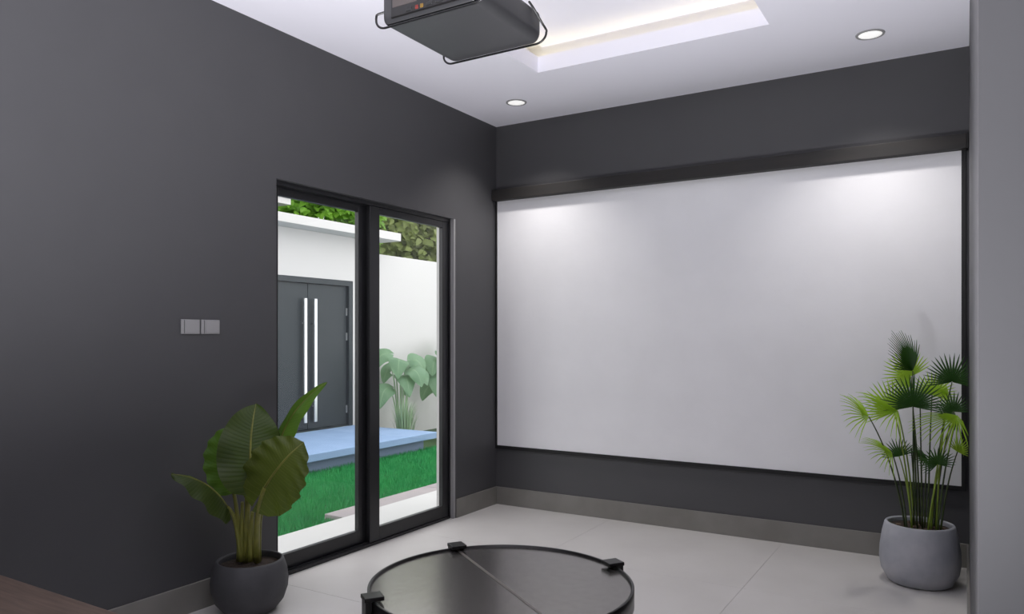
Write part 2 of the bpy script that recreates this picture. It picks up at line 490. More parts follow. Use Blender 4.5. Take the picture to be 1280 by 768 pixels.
downlight(2.748, -4.55, ADDED_SPOT_REAR, 'added unseen downlight by the opening to the passage')
downlight(4.05, -4.7, ADDED_SPOT_HALL, 'added unseen downlight in the side passage')  # added out of view to light the grey wall end

# unseen can uplighters, added to brighten the ceiling and the wall end
def uplighter(x, y, power, label, tilt=0.0):
    t = empty('added_uplighter', (x, y, 0))
    tag(t, label, 'floor lamp')
    MB().lathe([(0, 0.10), (0.095, 0.10), (0.095, 0.245), (0.10, 0.25), (0.11, 0.25), (0.115, 0.245), (0.115, 0.008), (0.12, 0.004), (0.12, 0), (0, 0)], (x, y, 0), 40).build('added_lamp_can', 'blackmetal', t)
    MB().lathe([(0, 0.10), (0.05, 0.102), (0.094, 0.112), (0.094, 0.101), (0, 0.101)], (x, y, 0), 32).build('added_lamp_reflector', 'lampwhite', t)
    ld = bpy.data.lights.new('added_uplighter_spot', 'SPOT')
    ld.energy = power
    ld.color = (0.97, 0.97, 1.0)
    ld.spot_size = math.radians(156)
    ld.spot_blend = 1.0
    ld.shadow_soft_size = 0.05
    lo = bpy.data.objects.new('added_uplighter_spot', ld)
    lo.location = (0, 0, 0.235)
    lo.rotation_euler = (math.pi - tilt, 0, 0)
    lo.parent = t
    col.objects.link(lo)
uplighter(2.2, -4.4, ADDED_UPLIGHT, 'added black can uplighter, out of view, brightening the ceiling', math.radians(7))
uplighter(4.2, -4.7, ADDED_UPLIGHT_HALL, 'added black can uplighter, out of view, brightening the wall end')

# led tape in the cove
for nm, a in (('above the screen side', (X0 - 0.08, X1 + 0.08, Y1 + 0.085, Y1 + 0.095)), ('on the rear side', (X0 - 0.08, X1 + 0.08, Y0 - 0.095, Y0 - 0.085)),
              ('on the glass door side', (X0 - 0.105, X0 - 0.095, Y0 - 0.08, Y1 + 0.08)), ('on the palm side', (X1 + 0.095, X1 + 0.105, Y0 - 0.08, Y1 + 0.08))):
    tag(MB().box(*a, H + 0.1, H + 0.106).build('led_strip', 'led'), 'warm led tape hidden in the ceiling cove ' + nm, 'led strip')

# ------------------------------------------------------------------ projection screen
scr = empty('projection_screen', (1.6, -0.012, 0.44))
tag(scr, 'large white wall screen with black border and dark casing', 'screen')
SX0, SX1, SZ0, SZ1 = 0.018, 3.178, 0.468, 2.43
MB().box(SX0, SX1, -0.012, -0.001, SZ0, SZ1).build('screen_surface', 'screen', scr)
MB().box(SX0 - 0.014, SX0, -0.02, -0.001, SZ0 - 0.026, SZ1).box(SX1, SX1 + 0.022, -0.02, -0.001, SZ0 - 0.026, SZ1).box(SX0, SX1, -0.02, -0.001, SZ0 - 0.026, SZ0).build('screen_border', 'blackframe', scr)
MB().box(0.004, W - 0.012, -0.075, -0.001, 2.402, 2.484, bevel=0.003).build('roller_casing', 'case', scr)
MB().box(W - 0.012, W - 0.003, -0.078, -0.001, 2.398, 2.488, bevel=0.003).build('casing_end_cap', 'blackframe', scr)

# ------------------------------------------------------------------ ceiling projector
pz = 2.45
px0, px1, py0, py1 = 1.405, 1.795, -2.965, -2.530
prj = empty('projector', (1.6, -2.75, pz))
tag(prj, 'black projector hung from the ceiling on wire cradle and pole', 'projector')
def rounded_body(x0, x1, y0, y1, z0, z1, r, n=6, corner=0.05):
    """box whose lower and upper long edges are rounded, with rounded plan corners"""
    m = MB()
    levels = []
    for i in range(n + 1):
        a = math.pi / 2 * i / n
        levels.append((r * (1 - math.sin(a)), z0 + r * (1 - math.cos(a))))
    for i in range(n + 1):
        a = math.pi / 2 * i / n
        levels.append((0.02 * (1 - math.cos(a)), z1 - 0.02 * (1 - math.sin(a))))
    rings = []
    for ins, z in levels:
        ring = []
        cr = max(0.006, corner - ins * 0.7)
        for cx, cy, a0 in ((x1 - ins - cr, y1 - ins * 0.35 - cr, 0), (x0 + ins + cr, y1 - ins * 0.35 - cr, 90), (x0 + ins + cr, y0 + ins * 0.35 + cr, 180), (x1 - ins - cr, y0 + ins * 0.35 + cr, 270)):
            for k in range(7):
                a = math.radians(a0 + 15 * k)
                ring.append(m.bm.verts.new((cx + cr * math.cos(a), cy + cr * math.sin(a), z)))
        rings.append(ring)
    nn = len(rings[0])
    for a, b in zip(rings, rings[1:]):
        for i in range(nn):
            f = m.bm.faces.new((a[i], a[(i + 1) % nn], b[(i + 1) % nn], b[i])); f.smooth = True
    m.bm.faces.new(list(reversed(rings[0]))); m.bm.faces.new(rings[-1])
    return m
rounded_body(px0 - 0.02, px1 + 0.02, py0, py1, pz + 0.004, pz + 0.118, 0.035, corner=0.03).build('projector_body', 'plastic', prj)
# rear panel with sockets and vent slots
rp = MB().box(px0 + 0.03, px1 - 0.03, py0 - 0.004, py0 + 0.012, pz + 0.02, pz + 0.10, bevel=0.004).build('rear_panel', 'plastic2', prj)
MB().box(px0 + 0.04, px0 + 0.15, py0 - 0.006, py0, pz + 0.056, pz + 0.092, bevel=0.002).build('label_plate', 'label', rp)
for i in range(7):
    xx = px1 - 0.045 - i * 0.018
    MB().box(xx - 0.005, xx + 0.005, py0 - 0.0055, py0, pz + 0.05, pz + 0.092).build('vent_slot', 'wire', rp)
for xx, mm in ((px0 + 0.115, 'socket'), (px0 + 0.150, 'red'), (px0 + 0.172, 'yellow'), (px0 + 0.205, 'socket'), (px0 + 0.245, 'socket')):
    w_ = 0.007 if mm != 'socket' else 0.013
    MB().box(xx - w_, xx + w_, py0 - 0.007, py0, pz + 0.028, pz + 0.042, bevel=0.002, seg=1).build('socket', mm, rp)
rot = Matrix.Rotation(math.pi / 2, 4, 'X')
lm = MB().lathe([(0, 0.010), (0.02, 0.007), (0.032, 0.0), (0.035, 0.010), (0.040, 0.010), (0.042, -0.01), (0.0, -0.01)], (0, 0, 0), 32)
bmesh.ops.transform(lm.bm, matrix=Matrix.Translation((1.52, py1 + 0.004, pz + 0.062)) @ Matrix.Rotation(-math.pi / 2, 4, 'X'), verts=lm.bm.verts)
lm.build('lens', 'lens', prj)
# wire cradle: one bent wire under the rear edge, one under the front edge
def cradle(y, ylean):
    zb = pz - 0.003
    pts = []
    for sx, xe in ((-1, px0 - 0.045), (1, px1 + 0.045)):
        q = []
        for k in range(9):
            a = math.radians(90 * k / 8)
            q.append((xe - sx * (0.045 - 0.045 * math.sin(a)), y + (0.0 if k < 4 else 0), zb + 0.035 * (1 - math.cos(a))))
        up = [(xe, y, zb + 0.045), (xe + 0.006, y, zb + 0.056), (px0 - 0.012, y + 0.012, zb + 0.064)] if sx < 0 else [(xe, y, zb + 0.045), (xe - sx * 0.005, y + ylean * 0.3, zb + 0.065), (xe - sx * 0.018, y + ylean * 0.7, zb + 0.105), (xe - sx * 0.024, y + ylean, zb + 0.124)]
        pts.append(q + up)
    xa, xb = px0 + 0.0, px1 - 0.0
    mid_ = [(xa + (xb - xa) * f, y, zb) for f in (0.02, 0.06, 0.15, 0.5, 0.85, 0.94, 0.98)]
    raw = [Vector(q) for q in list(reversed(pts[0])) + mid_ + pts[1]]
    out = []
    for i in range(len(raw) - 1):                    # Catmull-Rom through the bend points
        p0, p1, p2, p3 = raw[max(i - 1, 0)], raw[i], raw[i + 1], raw[min(i + 2, len(raw) - 1)]
        if (p2 - p1).length < 1e-5:
            continue
        for k in range(4):
            u = k / 4
            out.append(0.5 * ((2 * p1) + (p2 - p0) * u + (2 * p0 - 5 * p1 + 4 * p2 - p3) * u * u + (3 * p1 - p0 - 3 * p2 + p3) * u ** 3))
    return out + [raw[-1]]
for y, lean in ((py0 + 0.006, 0.04), (py1 - 0.016, -0.09)):
    MB().tube(cradle(y, lean), 0.0042, 8).build('cradle_wire', 'wire', prj)
MB().box(px0 - 0.025, px1 + 0.025, -2.79, -2.71, pz + 0.119, pz + 0.127, bevel=0.002).box(1.46, 1.50, py0 + 0.02, py1 - 0.06, pz + 0.1185, pz + 0.1265).box(1.70, 1.74, py0 + 0.02, py1 - 0.06, pz + 0.1185, pz + 0.1265).build('mount_plate', 'blackmetal', prj)
MB().lathe([(0, 0), (0.02, 0), (0.02, 0.64), (0, 0.64)], (1.6, -2.75, pz + 0.126), 20).build('mount_pole', 'blackmetal', prj)
MB().lathe([(0, 0.0), (0.055, 0.0), (0.06, 0.006), (0.06, 0.012), (0, 0.012)], (1.6, -2.75, H + 0.2075), 28).build('ceiling_flange', 'blackmetal', prj)

# ------------------------------------------------------------------ light switches
for (y0, y1), lb in ((( -2.806, -2.706), 'grey light switch plate farther from the glass door'), ((-2.696, -2.592), 'grey light switch plate nearer the glass door')):
    t = empty('light_switch', (0, (y0 + y1) / 2, 1.378))
    tag(t, lb, 'light switch', 'pair of light switches')
    MB().box(0.0, 0.008, y0, y1, 1.343, 1.413, bevel=0.002).build('switch_plate', 'switch', t)
    MB().box(0.004, 0.0085, y0 + 0.014, y0 + 0.017, 1.346, 1.410).build('seam', 'switchgap', t)
    MB().box(0.006, 0.0105, y0 + 0.022, y1 - 0.006, 1.348, 1.408, bevel=0.002).build('rocker', 'switch', t)

# ------------------------------------------------------------------ coffee table
tc_ = Vector((1.664, -2.606, 0)) + FWD * 0.017 + RGT * 0.010; TR = 0.508; TZ = 0.376
tbl = empty('coffee_table', tc_)
tag(tbl, 'low round black coffee table with smoked top and corner clamps', 'coffee table')
def pol(r, deg):
    a = math.radians(deg)
    v = FWD * math.sin(a) + RGT * math.cos(a)
    return tc_ + v * r
ANG = [24, 114, 204, 294]
# two half tops with a narrow gap along the line between two opposite clamps
axis = (pol(1, 114) - tc_).normalized(); perp = Vector((-axis.y, axis.x, 0))
for s in (1, -1):
    poly = []
    g = 0.0045
    a_lim = math.asin(g / (TR - 0.012))
    for k in range(49):
        a = a_lim + (math.pi - 2 * a_lim) * k / 48
        v = tc_ + axis * (math.cos(a) * (TR - 0.012)) + perp * (s * math.sin(a) * (TR - 0.012))
        poly.append((v.x, v.y))
    if s < 0: poly.reverse()
    MB().prism(poly, TZ - 0.012, TZ).build('half_top', 'tabletop', tbl)
pa, pb = tc_ - axis * (TR - 0.02), tc_ + axis * (TR - 0.02)
m = MB()
for o_ in (-0.0035, 0.0035):
    q = perp * o_
    w = perp * 0.0022
    m.prism([((pa + q - w).x, (pa + q - w).y), ((pb + q - w).x, (pb + q - w).y), ((pb + q + w).x, (pb + q + w).y), ((pa + q + w).x, (pa + q + w).y)], TZ - 0.011, TZ + 0.0018)
m.build('seam_strip', 'seam', tbl)
MB().lathe([(TR - 0.0115, -0.06), (TR, -0.06), (TR, 0.0085), (TR - 0.002, 0.010), (TR - 0.0085, 0.010), (TR - 0.0115, 0.0085), (TR - 0.0115, -0.06)], (tc_.x, tc_.y, TZ), 120).build('rim', 'blackmetal', tbl)
MB().lathe([(0, -0.024), (TR - 0.013, -0.024), (TR - 0.013, -0.0125), (0, -0.0125), (0, -0.024)], (tc_.x, tc_.y, TZ), 96).build('under_plate', 'blackmetal', tbl)
MB().lathe([(TR - 0.012, 0.06), (TR, 0.06), (TR, 0.08), (TR - 0.012, 0.08), (TR - 0.012, 0.06)], (tc_.x, tc_.y, 0), 120).build('foot_ring', 'blackmetal', tbl)
for i, a in enumerate(ANG):
    ang = math.atan2((pol(1, a) - tc_).y, (pol(1, a) - tc_).x)
    R4 = Matrix.Rotation(ang, 4, 'Z')
    c = pol(TR + 0.014, a)
    MB().box(c.x - 0.012, c.x + 0.012, c.y - 0.032, c.y + 0.032, 0.0, TZ + 0.0105, bevel=0.002, rot=R4).build('leg', 'blackmetal', tbl)
    c = pol(TR - 0.006, a)
    MB().box(c.x - 0.036, c.x + 0.036, c.y - 0.034, c.y + 0.034, TZ + 0.0105, TZ + 0.026, bevel=0.003, rot=R4).build('clamp', 'blackmetal', tbl)

# ------------------------------------------------------------------ wooden bench in the rear
WB = 0.43
d0 = (1.33 - WB) * F_PX / (742 - HORIZON)
edge = P(72, 742, d0)
by1 = edge.y; by0 = by1 - 0.45
bench = empty('wooden_bench', (0.75, (by0 + by1) / 2, 0))
tag(bench, 'low brown wooden bench along the switch wall', 'bench')
MB().box(0.03, 1.55, by0, by1, WB - 0.04, WB, bevel=0.004).build('bench_top', 'wood', bench)
for lx in (0.09, 1.43):
    for ly in (by0 + 0.04, by1 - 0.10):
        MB().box(lx, lx + 0.06, ly, ly + 0.06, 0, WB - 0.04, bevel=0.003).build('leg', 'wood', bench)
MB().box(0.15, 1.43, by0 + 0.055, by0 + 0.085, WB - 0.10, WB - 0.04).box(0.15, 1.43, by1 - 0.085, by1 - 0.055, WB - 0.10, WB - 0.04).build('apron', 'wood', bench)

# ------------------------------------------------------------------ broad-leaved plant by the door
LP = Vector((0.222, -2.585, 0))
t = empty('potted_elephant_ear', LP)
tag(t, 'broad-leaved green plant in a round shade-darkened concrete pot by the glass door', 'potted plant')
MB().lathe([(0, 0.0), (0.095, 0.0), (0.125, 0.012), (0.160, 0.055), (0.178, 0.11), (0.181, 0.15), (0.174, 0.20), (0.160, 0.243), (0.154, 0.250), (0.146, 0.250), (0.142, 0.243), (0.150, 0.20), (0.150, 0.10), (0, 0.08)], (LP.x, LP.y, 0), 64).build('pot', 'concrete2', t)
MB().lathe([(0, 0.222), (0.05, 0.226), (0.10, 0.221), (0.149, 0.219), (0.149, 0.20), (0, 0.20)], (LP.x, LP.y, 0), 40).build('soil', 'soil', t)
tocam = lambda p: (CAM - Vector(p)).normalized()
up = Vector((0, 0, 1))
EARP = lambda q: (max(q, 1e-4) ** 0.38) * (max(0.0, 1 - q) ** 0.72) / 0.515
def ear(mid, half, normal, stem_from, stem_c, r0, material, **kw):
    lf = MB().leaf(mid, half, normal, prof=EARP, ns=34, nt=14, **kw).build('leaf', material, t, recalc=False)
    pts = bez(stem_from, stem_c, mid[0], 12)
    MB().tube(pts, [r0 * (1 - 0.45 * i / 12) for i in range(13)], 10).build('petiole', 'earstem', t)
    a, c, b = [Vector(q) for q in mid]
    mr = [a * (1 - s) ** 2 + c * 2 * s * (1 - s) + b * s * s for s in [k / 14 for k in range(15)]]
    MB().tube(mr, [r0 * 0.42 * (1 - 0.85 * k / 14) for k in range(15)], 6).build('midrib', 'earstem', lf)
S = lambda du, dd=0.0: P(311 + du, 702, 3.655 + dd)
b1, t1 = P(313, 596, 3.52), P(320, 505, 3.62)
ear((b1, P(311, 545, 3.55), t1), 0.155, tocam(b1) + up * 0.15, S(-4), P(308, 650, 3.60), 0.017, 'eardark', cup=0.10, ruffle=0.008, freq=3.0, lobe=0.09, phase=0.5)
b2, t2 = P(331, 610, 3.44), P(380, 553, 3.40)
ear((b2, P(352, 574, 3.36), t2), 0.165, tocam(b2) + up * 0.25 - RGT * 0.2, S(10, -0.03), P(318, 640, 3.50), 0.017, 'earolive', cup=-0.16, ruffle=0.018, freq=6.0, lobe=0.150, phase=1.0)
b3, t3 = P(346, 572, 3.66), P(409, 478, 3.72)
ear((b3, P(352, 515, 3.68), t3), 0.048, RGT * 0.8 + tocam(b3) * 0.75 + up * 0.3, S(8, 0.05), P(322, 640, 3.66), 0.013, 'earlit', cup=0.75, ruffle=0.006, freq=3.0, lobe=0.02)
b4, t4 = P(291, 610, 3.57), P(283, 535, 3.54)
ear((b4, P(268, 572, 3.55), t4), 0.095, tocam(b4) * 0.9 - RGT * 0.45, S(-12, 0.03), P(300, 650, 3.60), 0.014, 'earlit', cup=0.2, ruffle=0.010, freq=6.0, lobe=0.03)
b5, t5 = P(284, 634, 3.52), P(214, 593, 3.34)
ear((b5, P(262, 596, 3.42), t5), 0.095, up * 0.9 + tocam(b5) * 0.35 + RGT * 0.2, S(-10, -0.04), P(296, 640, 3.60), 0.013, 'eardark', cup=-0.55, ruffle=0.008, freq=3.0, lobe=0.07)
for du, dd, tu, tv, r in ((-9, -0.03, 303, 628, 0.014), (2, -0.05, 316, 640, 0.015), (13, 0.0, 327, 645, 0.011), (-2, 0.03, 308, 622, 0.015)):
    MB().tube(bez(S(du, dd), P(311 + du, 660, 3.64 + dd), P(tu, tv, 3.60 + dd), 8), [r * (1 - 0.06 * k) for k in range(9)], 10).build('petiole', 'earstem', t)

# ------------------------------------------------------------------ fan palm in the corner
RP = Vector((2.985, -0.432, 0))
t = empty('potted_fan_palm', RP)
tag(t, 'fan palm with many thin canes in a grey egg-shaped concrete pot', 'potted plant')
MB().lathe([(0, 0.0), (0.135, 0.0), (0.158, 0.012), (0.188, 0.07), (0.197, 0.13), (0.194, 0.19), (0.184, 0.26), (0.171, 0.315), (0.167, 0.322), (0.155, 0.322), (0.152, 0.315), (0.165, 0.25), (0.165, 0.10), (0, 0.08)], (RP.x, RP.y, 0), 64).build('pot', 'concrete', t)
MB().lathe([(0, 0.300), (0.06, 0.303), (0.12, 0.298), (0.157, 0.296), (0.157, 0.27), (0, 0.27)], (RP.x, RP.y, 0), 40).build('soil', 'soil', t)
rr = random.Random(3)
for k in range(14):
    a = rr.uniform(0, 6.28); q = rr.uniform(0.02, 0.13)
    MB().box(RP.x + q * math.cos(a) - 0.012, RP.x + q * math.cos(a) + 0.012, RP.y + q * math.sin(a) - 0.009, RP.y + q * math.sin(a) + 0.009, 0.296, 0.309, bevel=0.004, rot=Matrix.Rotation(a, 4, 'Z')).build('bark_chip', 'bark', t)
D = 4.05
# (hub u, v, depth), (tip u, v, depth), normal kind, spread, fingers, droop, fold, lit leaf colour, bright cane, base u
fans = [
    ((1141, 464, 4.03), (1126, 412, 4.00), 'side', 62, 24, 0.10, 0.0, 0, 0, 1142),
    ((1139, 471, 4.12), (1112, 452, 4.14), 'face', 110, 26, 0.06, 0.0, 1, 0, 1146),
    ((1190, 478, 3.98), (1190, 447, 3.98), 'face', 100, 24, 0.05, 0.0, 0, 0, 1165),
    ((1141, 509, 3.90), (1140, 473, 3.92), 'face', 98, 26, 0.05, 0.0, 0, 0, 1150),
    ((1118, 516, 3.99), (1098, 484, 4.00), 'face', 80, 22, 0.04, 0.0, 1, 1, 1140),
    ((1122, 514, 3.93), (1078, 494, 3.88), 'edge', 60, 18, 0.10, 0.2, 1, 1, 1143),
    ((1086, 521, 3.98), (1051, 494, 3.96), 'edge', 45, 16, 0.04, 0.25, 1, 0, 1132),
    ((1186, 492, 4.14), (1160, 484, 4.16), 'tilt', 85, 20, 0.05, 0.0, 1, 1, 1170),
    ((1192, 515, 3.93), (1186, 494, 3.95), 'face', 100, 20, 0.05, 0.0, 0, 0, 1168),
    ((1196, 524, 4.05), (1172, 512, 4.05), 'tilt', 90, 20, 0.10, 0.0, 0, 0, 1172),
    ((1206, 520, 3.88), (1158, 541, 3.84), 'edge', 40, 18, 0.03, 0.3, 1, 1, 1160),
    ((1115, 566, 3.95), (1081, 552, 3.92), 'edge', 55, 16, 0.04, 0.2, 1, 0, 1134),
    ((1124, 571, 4.00), (1118, 551, 4.01), 'face', 80, 16, 0.05, 0.0, 0, 1, 1140),
    ((1172, 581, 3.90), (1166, 563, 3.88), 'face', 120, 22, 0.05, 0.0, 0, 1, 1164),
    ((1158, 572, 4.12), (1136, 565, 4.12), 'tilt', 80, 18, 0.05, 0.0, 0, 0, 1156),
    ((1208, 566, 4.02), (1207, 551, 4.02), 'tilt', 80, 14, 0.05, 0.0, 1, 0, 1176),
    ((1165, 494, 4.18), (1172, 470, 4.20), 'face', 90, 20, 0.05, 0.0, 1, 0, 1160),
]
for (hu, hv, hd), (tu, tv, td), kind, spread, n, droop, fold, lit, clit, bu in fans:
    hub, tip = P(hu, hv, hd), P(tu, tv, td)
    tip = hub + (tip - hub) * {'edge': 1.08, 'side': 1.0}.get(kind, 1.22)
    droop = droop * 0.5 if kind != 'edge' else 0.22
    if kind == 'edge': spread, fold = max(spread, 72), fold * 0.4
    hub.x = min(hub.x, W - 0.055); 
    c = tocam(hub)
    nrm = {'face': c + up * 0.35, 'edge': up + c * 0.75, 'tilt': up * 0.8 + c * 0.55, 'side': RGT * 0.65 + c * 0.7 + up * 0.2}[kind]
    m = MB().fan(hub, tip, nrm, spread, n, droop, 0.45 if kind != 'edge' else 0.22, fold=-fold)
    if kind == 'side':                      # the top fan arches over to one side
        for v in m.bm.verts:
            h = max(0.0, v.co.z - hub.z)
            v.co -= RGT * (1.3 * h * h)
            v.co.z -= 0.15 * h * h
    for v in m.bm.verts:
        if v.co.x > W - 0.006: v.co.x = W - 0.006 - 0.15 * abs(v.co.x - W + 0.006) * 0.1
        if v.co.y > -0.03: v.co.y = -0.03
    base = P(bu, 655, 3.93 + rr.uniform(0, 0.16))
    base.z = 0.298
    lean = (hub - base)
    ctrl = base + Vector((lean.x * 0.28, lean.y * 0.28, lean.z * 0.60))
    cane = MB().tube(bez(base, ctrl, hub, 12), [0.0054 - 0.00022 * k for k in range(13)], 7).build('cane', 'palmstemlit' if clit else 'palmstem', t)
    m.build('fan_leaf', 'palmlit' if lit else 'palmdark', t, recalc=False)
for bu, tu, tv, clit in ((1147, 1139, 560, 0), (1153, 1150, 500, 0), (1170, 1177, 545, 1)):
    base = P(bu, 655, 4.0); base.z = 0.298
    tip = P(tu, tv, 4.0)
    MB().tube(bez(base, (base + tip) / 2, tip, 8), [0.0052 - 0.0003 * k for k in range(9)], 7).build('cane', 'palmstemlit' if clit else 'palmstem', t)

# ------------------------------------------------------------------ garden
GZ = -0.10
tag(MB().box(-14, -0.158, -9, 16, GZ - 0.2, GZ).build('garden_ground', 'earth'), 'dark earth under the lawn', kind='structure')
tag(MB().box(-0.80, -0.158, -6, 5.0, GZ, -0.03).build('terrace_strip', 'terrace'), 'pale terrace strip outside the glass door', kind='structure')
for k in range(3):
    y0 = -0.86 + k * 1.25
    tag(MB().box(-1.02, -0.805, y0, y0 + 1.244, GZ, -0.035, bevel=0.004, seg=1).build('paver', 'paver'), None, None, None, 'structure')
# lawn blades
N = 90000
xs = rng.uniform(-2.57, -0.81, N); ys = rng.uniform(-2.6, 5.0, N)
keep = ~((xs > -1.03) & (ys > -0.88) & (ys < 2.9)) & ~(xs < -2.565)
xs, ys = xs[keep], ys[keep]; N = len(xs)
hh = rng.uniform(0.035, 0.075, N); ang = rng.uniform(0, 6.283, N); lean = rng.uniform(0, 0.03, N); la = rng.uniform(0, 6.283, N)
vt = np.empty((N, 3, 3), np.float32)
ww = 0.0042
vt[:, 0] = np.stack([xs + ww * np.cos(ang), ys + ww * np.sin(ang), np.full(N, GZ)], 1)
vt[:, 1] = np.stack([xs - ww * np.cos(ang), ys - ww * np.sin(ang), np.full(N, GZ)], 1)
vt[:, 2] = np.stack([xs + lean * np.cos(la), ys + lean * np.sin(la), GZ + hh], 1)
me = bpy.data.meshes.new('lawn')
me.vertices.add(N * 3); me.vertices.foreach_set('co', vt.ravel())
me.loops.add(N * 3); me.loops.foreach_set('vertex_index', np.arange(N * 3, dtype=np.int32))
me.polygons.add(N); me.polygons.foreach_set('loop_start', np.arange(0, N * 3, 3, dtype=np.int32))
me.update(); me.materials.append(M['grass'])
lawn = bpy.data.objects.new('lawn', me); col.objects.link(lawn)
tag(lawn, 'short green lawn between terrace and entrance platform', 'lawn', kind='stuff')

# entrance platform
pl = empty('entrance_platform', (-3.2, 0.7, GZ))
tag(pl, 'floating blue grey stone platform before the dark double door', kind='structure')
MB().box(-3.85, -2.45, -2.5, 2.48, 0.060, 0.138, bevel=0.004, seg=1).build('slab', 'slab', pl)
MB().box(-3.85, -2.57, -2.5, 2.36, GZ, 0.060).build('plinth', 'slabbase', pl)
# garden wall, portal and canopy
GX = -3.85
ED0, ED1, EDZ = 0.93, 2.47, 2.075
m = MB().box(GX - 0.2, GX, -4.5, ED0, GZ, 2.66).box(GX - 0.2, GX, ED1, 2.69, GZ, 2.66).box(GX - 0.2, GX, ED0, ED1, EDZ, 2.66)
m.box(GX - 0.2, GX - 0.005, 2.69, 11.0, GZ, 2.49)
tag(m.build('wall_garden', 'facade'), 'white rendered garden wall around the entrance', kind='structure')
tag(MB().box(GX - 0.2, -3.55, -4.5, 3.11, 2.662, 2.77, bevel=0.003, seg=1).build('canopy_slab', 'facade'), 'thin white canopy slab over the dark double door', kind='structure')
tag(MB().box(-14, GX - 0.2, 9.0, 9.2, GZ, 2.49).build('wall_side_garden', 'facade'), 'white side wall of the neighbouring garden', kind='structure')
# double door
ed = empty('door_2', (GX - 0.08, (ED0 + ED1) / 2, 0.138))
tag(ed, 'dark slate double entrance door with two long steel pulls', kind='structure')
MB().box(GX - 0.15, GX - 0.005, ED0, ED0 + 0.07, 0.138, EDZ).box(GX - 0.15, GX - 0.005, ED1 - 0.07, ED1, 0.138, EDZ).box(GX - 0.15, GX - 0.005, ED0 + 0.07, ED1 - 0.07, EDZ - 0.07, EDZ).box(GX - 0.15, GX - 0.02, ED0 + 0.07, ED1 - 0.07, 0.138, 0.155).build('door_frame', 'door', ed)
mid = (ED0 + ED1) / 2
for y0, y1, hy, hs in ((ED0 + 0.074, mid - 0.003, mid - 0.085, ED0 + 0.078), (mid + 0.003, ED1 - 0.074, mid + 0.085, ED1 - 0.078)):
    lf = MB().box(GX - 0.10, GX - 0.045, y0, y1, 0.158, EDZ - 0.074, bevel=0.003, seg=1).build('door_leaf', 'door', ed)
    MB().box(GX - 0.005, GX + 0.015, hy - 0.024, hy + 0.024, 0.25, 1.81, bevel=0.003, seg=1).build('pull_handle', 'steel', lf)
    for zz in (0.45, 1.5):
        MB().lathe([(0, 0), (0.009, 0), (0.009, 0.046), (0, 0.046)], (0, 0, 0), 12)
        MB().box(GX - 0.046, GX - 0.004, hy - 0.009, hy + 0.009, zz - 0.009, zz + 0.009).build('handle_standoff', 'steel', lf)
    for zz in (0.36, 1.33, 1.66):
        MB().box(GX - 0.046, GX - 0.036, hs - 0.012, hs + 0.012, zz - 0.05, zz + 0.05, bevel=0.002, seg=1).build('hinge', 'steel', lf)
m = MB(); m.box(GX - 0.046, GX - 0.038, mid - 0.045, mid - 0.02, 0.98, 1.03, bevel=0.004)
m.build('lock_cylinder', 'steel', ed)
# dark interior behind the door is closed by the leaves; neighbouring eave
ev = empty('carport_roof', (-5.4, -0.8, GZ))
tag(ev, 'flat dark roof with white fascia on posts behind the garden wall', 'roof')
MB().box(-6.6, -4.30, -3.5, 1.843, 3.14, 3.32).build('roof_sheet', 'rooftile', ev)
MB().box(-6.6, -4.33, -3.5, 1.82, 3.05, 3.14).build('fascia', 'facade', ev)
for xx, yy in ((-4.6, -3.2), (-6.4, -3.2), (-6.4, 1.6), (-4.6, -0.6)):
    MB().box(xx - 0.06, xx + 0.06, yy - 0.06, yy + 0.06, GZ, 3.05).build('post', 'facade', ev)

# elephant ears and pale grass by the wall
def garden_ear(base, n, hmin, hmax, spread, seed, label):
    r = random.Random(seed)
    g = empty('elephant_ear_plant', base)
    tag(g, label, 'plant', 'leafy plants by the garden wall')
    for k in range(n):
        a = 2 * math.pi * (k + r.uniform(-0.3, 0.3)) / n
        h = r.uniform(hmin, hmax); rad = spread * r.uniform(0.35, 1.0)
        top = Vector(base) + Vector((rad * math.cos(a) * 0.7, rad * math.sin(a), h))
        top.x = max(top.x, GX + 0.16)
        outd = Vector((math.cos(a) * 0.7 + 0.25, math.sin(a), 0)).normalized()
        L_ = r.uniform(0.30, 0.42)
        tip = top + outd * L_ * 0.55 + Vector((0, 0, -L_ * r.uniform(0.5, 0.85)))
        ctl = top + outd * L_ * 0.45 + Vector((0, 0, L_ * 0.05))
        tip.x = max(tip.x, GX + 0.06); ctl.x = max(ctl.x, GX + 0.06)
        nrm = Vector((0.8, -0.5, 0.0)) * 0.8 + outd * 0.3 + up * 0.7
        m = MB().leaf((top, ctl, tip), r.uniform(0.12, 0.165), nrm, cup=-0.15, ruffle=0.012, freq=2.0, lobe=0.09, ns=14, nt=8, phase=k)
        for v in m.bm.verts: v.co.x = max(v.co.x, GX + 0.02)
        m.build('leaf', 'outleaf', g, recalc=False)
        b0 = Vector(base) + Vector((0.05 * math.cos(a), 0.05 * math.sin(a), 0))
        MB().tube(bez(b0, b0 + Vector((0, 0, h * 0.6)), top, 8), [0.014 - 0.001 * i for i in range(9)], 6).build('petiole', 'tuft', g)
garden_ear((-3.45, 3.0, GZ), 10, 0.70, 1.20, 0.24, 11, 'grey green elephant ear plant just beyond the platform end')
garden_ear((-3.42, 3.92, GZ), 11, 0.70, 1.32, 0.26, 12, 'taller elephant ear plant farther along the white garden wall')
garden_ear((-3.42, 4.96, GZ), 9, 0.6, 1.2, 0.24, 13, 'last elephant ear plant along the white garden wall')
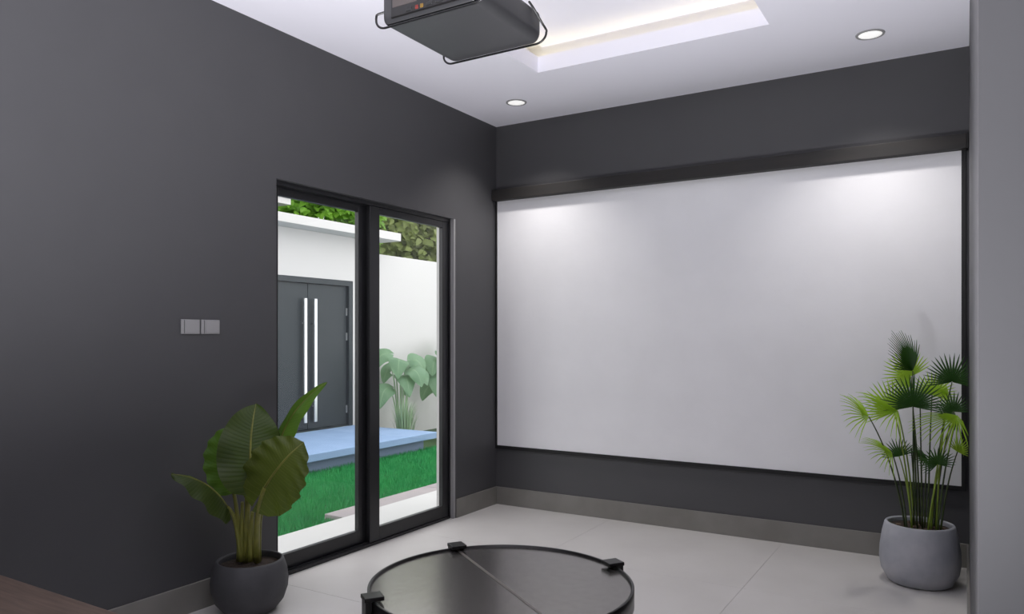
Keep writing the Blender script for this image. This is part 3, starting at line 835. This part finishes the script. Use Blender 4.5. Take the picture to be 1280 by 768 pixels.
for k, (x, y, lb) in enumerate(((-3.12, 2.66, 'pale tuft of thin grass at the platform end'), (-2.86, 3.32, 'pale tuft of thin grass before the taller elephant ear'), (-2.86, 3.86, 'pale tuft of thin grass beyond the taller elephant ear'), (-2.86, 4.40, 'pale tuft of thin grass before the last elephant ear'))):
    m = MB(); r = random.Random(30 + k)
    for i in range(240):
        a = r.uniform(0, 6.28); q = r.uniform(0, 0.12); h = r.uniform(0.35, 0.62); o_ = r.uniform(0.03, 0.15)
        b = Vector((x + q * math.cos(a), y + q * math.sin(a), GZ)); tp = b + Vector((o_ * math.cos(a), o_ * math.sin(a), h)); cc = b + Vector((0, 0, h * 0.7))
        sdv = Vector((-math.sin(a), math.cos(a), 0)) * 0.008
        pts = bez(b, cc, tp, 4)
        prev = None
        for j, p in enumerate(pts):
            w = sdv * (1 - j / 4.4)
            cur = (m.bm.verts.new(p - w), m.bm.verts.new(p + w))
            if prev: m.bm.faces.new((prev[0], prev[1], cur[1], cur[0]))
            prev = cur
    tag(m.build('grass_tuft', 'tuft', recalc=False), lb, 'grass', 'grass tufts by the garden wall')

# trees behind the wall
def tree(c, rx, ry, rz, n, size, material, seed, label):
    g = empty('leafy_tree', (c[0], c[1], GZ))
    tag(g, label, 'tree', 'trees behind the garden wall')
    r = np.random.default_rng(seed)
    m = MB()
    for i in range(n):
        v = r.normal(size=3); v /= np.linalg.norm(v)
        rad = r.uniform(0.35, 1.0)
        p = Vector((c[0] + v[0] * rx * rad, c[1] + v[1] * ry * rad, c[2] + v[2] * rz * rad))
        d = Vector((v[0] * 0.6 + r.uniform(-0.6, 0.6), v[1] * 0.6 + r.uniform(-0.8, 0.8), -0.5 + r.uniform(-0.5, 0.6))).normalized()
        nn = Vector((0.6 + r.uniform(-0.5, 0.5), -0.4 + r.uniform(-0.6, 0.6), 0.6 + r.uniform(-0.5, 0.5)))
        L_ = size * r.uniform(0.7, 1.25)
        m.leaf((p, p + d * L_ * 0.5 + Vector((0, 0, 0.12 * L_)), p + d * L_), L_ * 0.29, nn, cup=0.2, ns=4, nt=2)
    f = m.build('foliage', material, g, recalc=False)
    f['kind'] = 'stuff'
    tm = MB().tube([(c[0], c[1], GZ), (c[0] + 0.05, c[1], c[2] * 0.5), (c[0], c[1] + 0.1, c[2] + 0.2)], [0.12, 0.09, 0.05], 10)
    rr_ = random.Random(seed)
    for k in range(9):
        a = rr_.uniform(0, 6.28)
        tm.tube(bez((c[0], c[1], c[2] * rr_.uniform(0.5, 0.9)), (c[0] + rx * 0.3 * math.cos(a), c[1] + ry * 0.3 * math.sin(a), c[2]), (c[0] + rx * 0.8 * math.cos(a), c[1] + ry * 0.8 * math.sin(a), c[2] + rz * rr_.uniform(-0.3, 0.6)), 6), [0.04, 0.035, 0.03, 0.025, 0.02, 0.014, 0.008], 6)
    tm.build('trunk', 'bark', g)
tree((-5.15, 3.22, 3.2), 0.75, 1.0, 1.35, 5200, 0.15, 'treeA', 1, 'bright green leafy tree above the canopy slab')
tree((-5.4, 5.75, 3.3), 0.9, 1.15, 1.5, 5200, 0.17, 'treeB', 2, 'olive green leafy tree above the long white garden wall')
tree((-5.6, 8.6, 3.3), 1.1, 1.25, 1.7, 5200, 0.19, 'treeB', 3, 'last olive brown leafy tree along the white garden wall')
tree((-5.35, 0.35, 2.1), 0.5, 1.0, 0.75, 2500, 0.14, 'treeA', 4, 'low green bush under the flat dark roof')
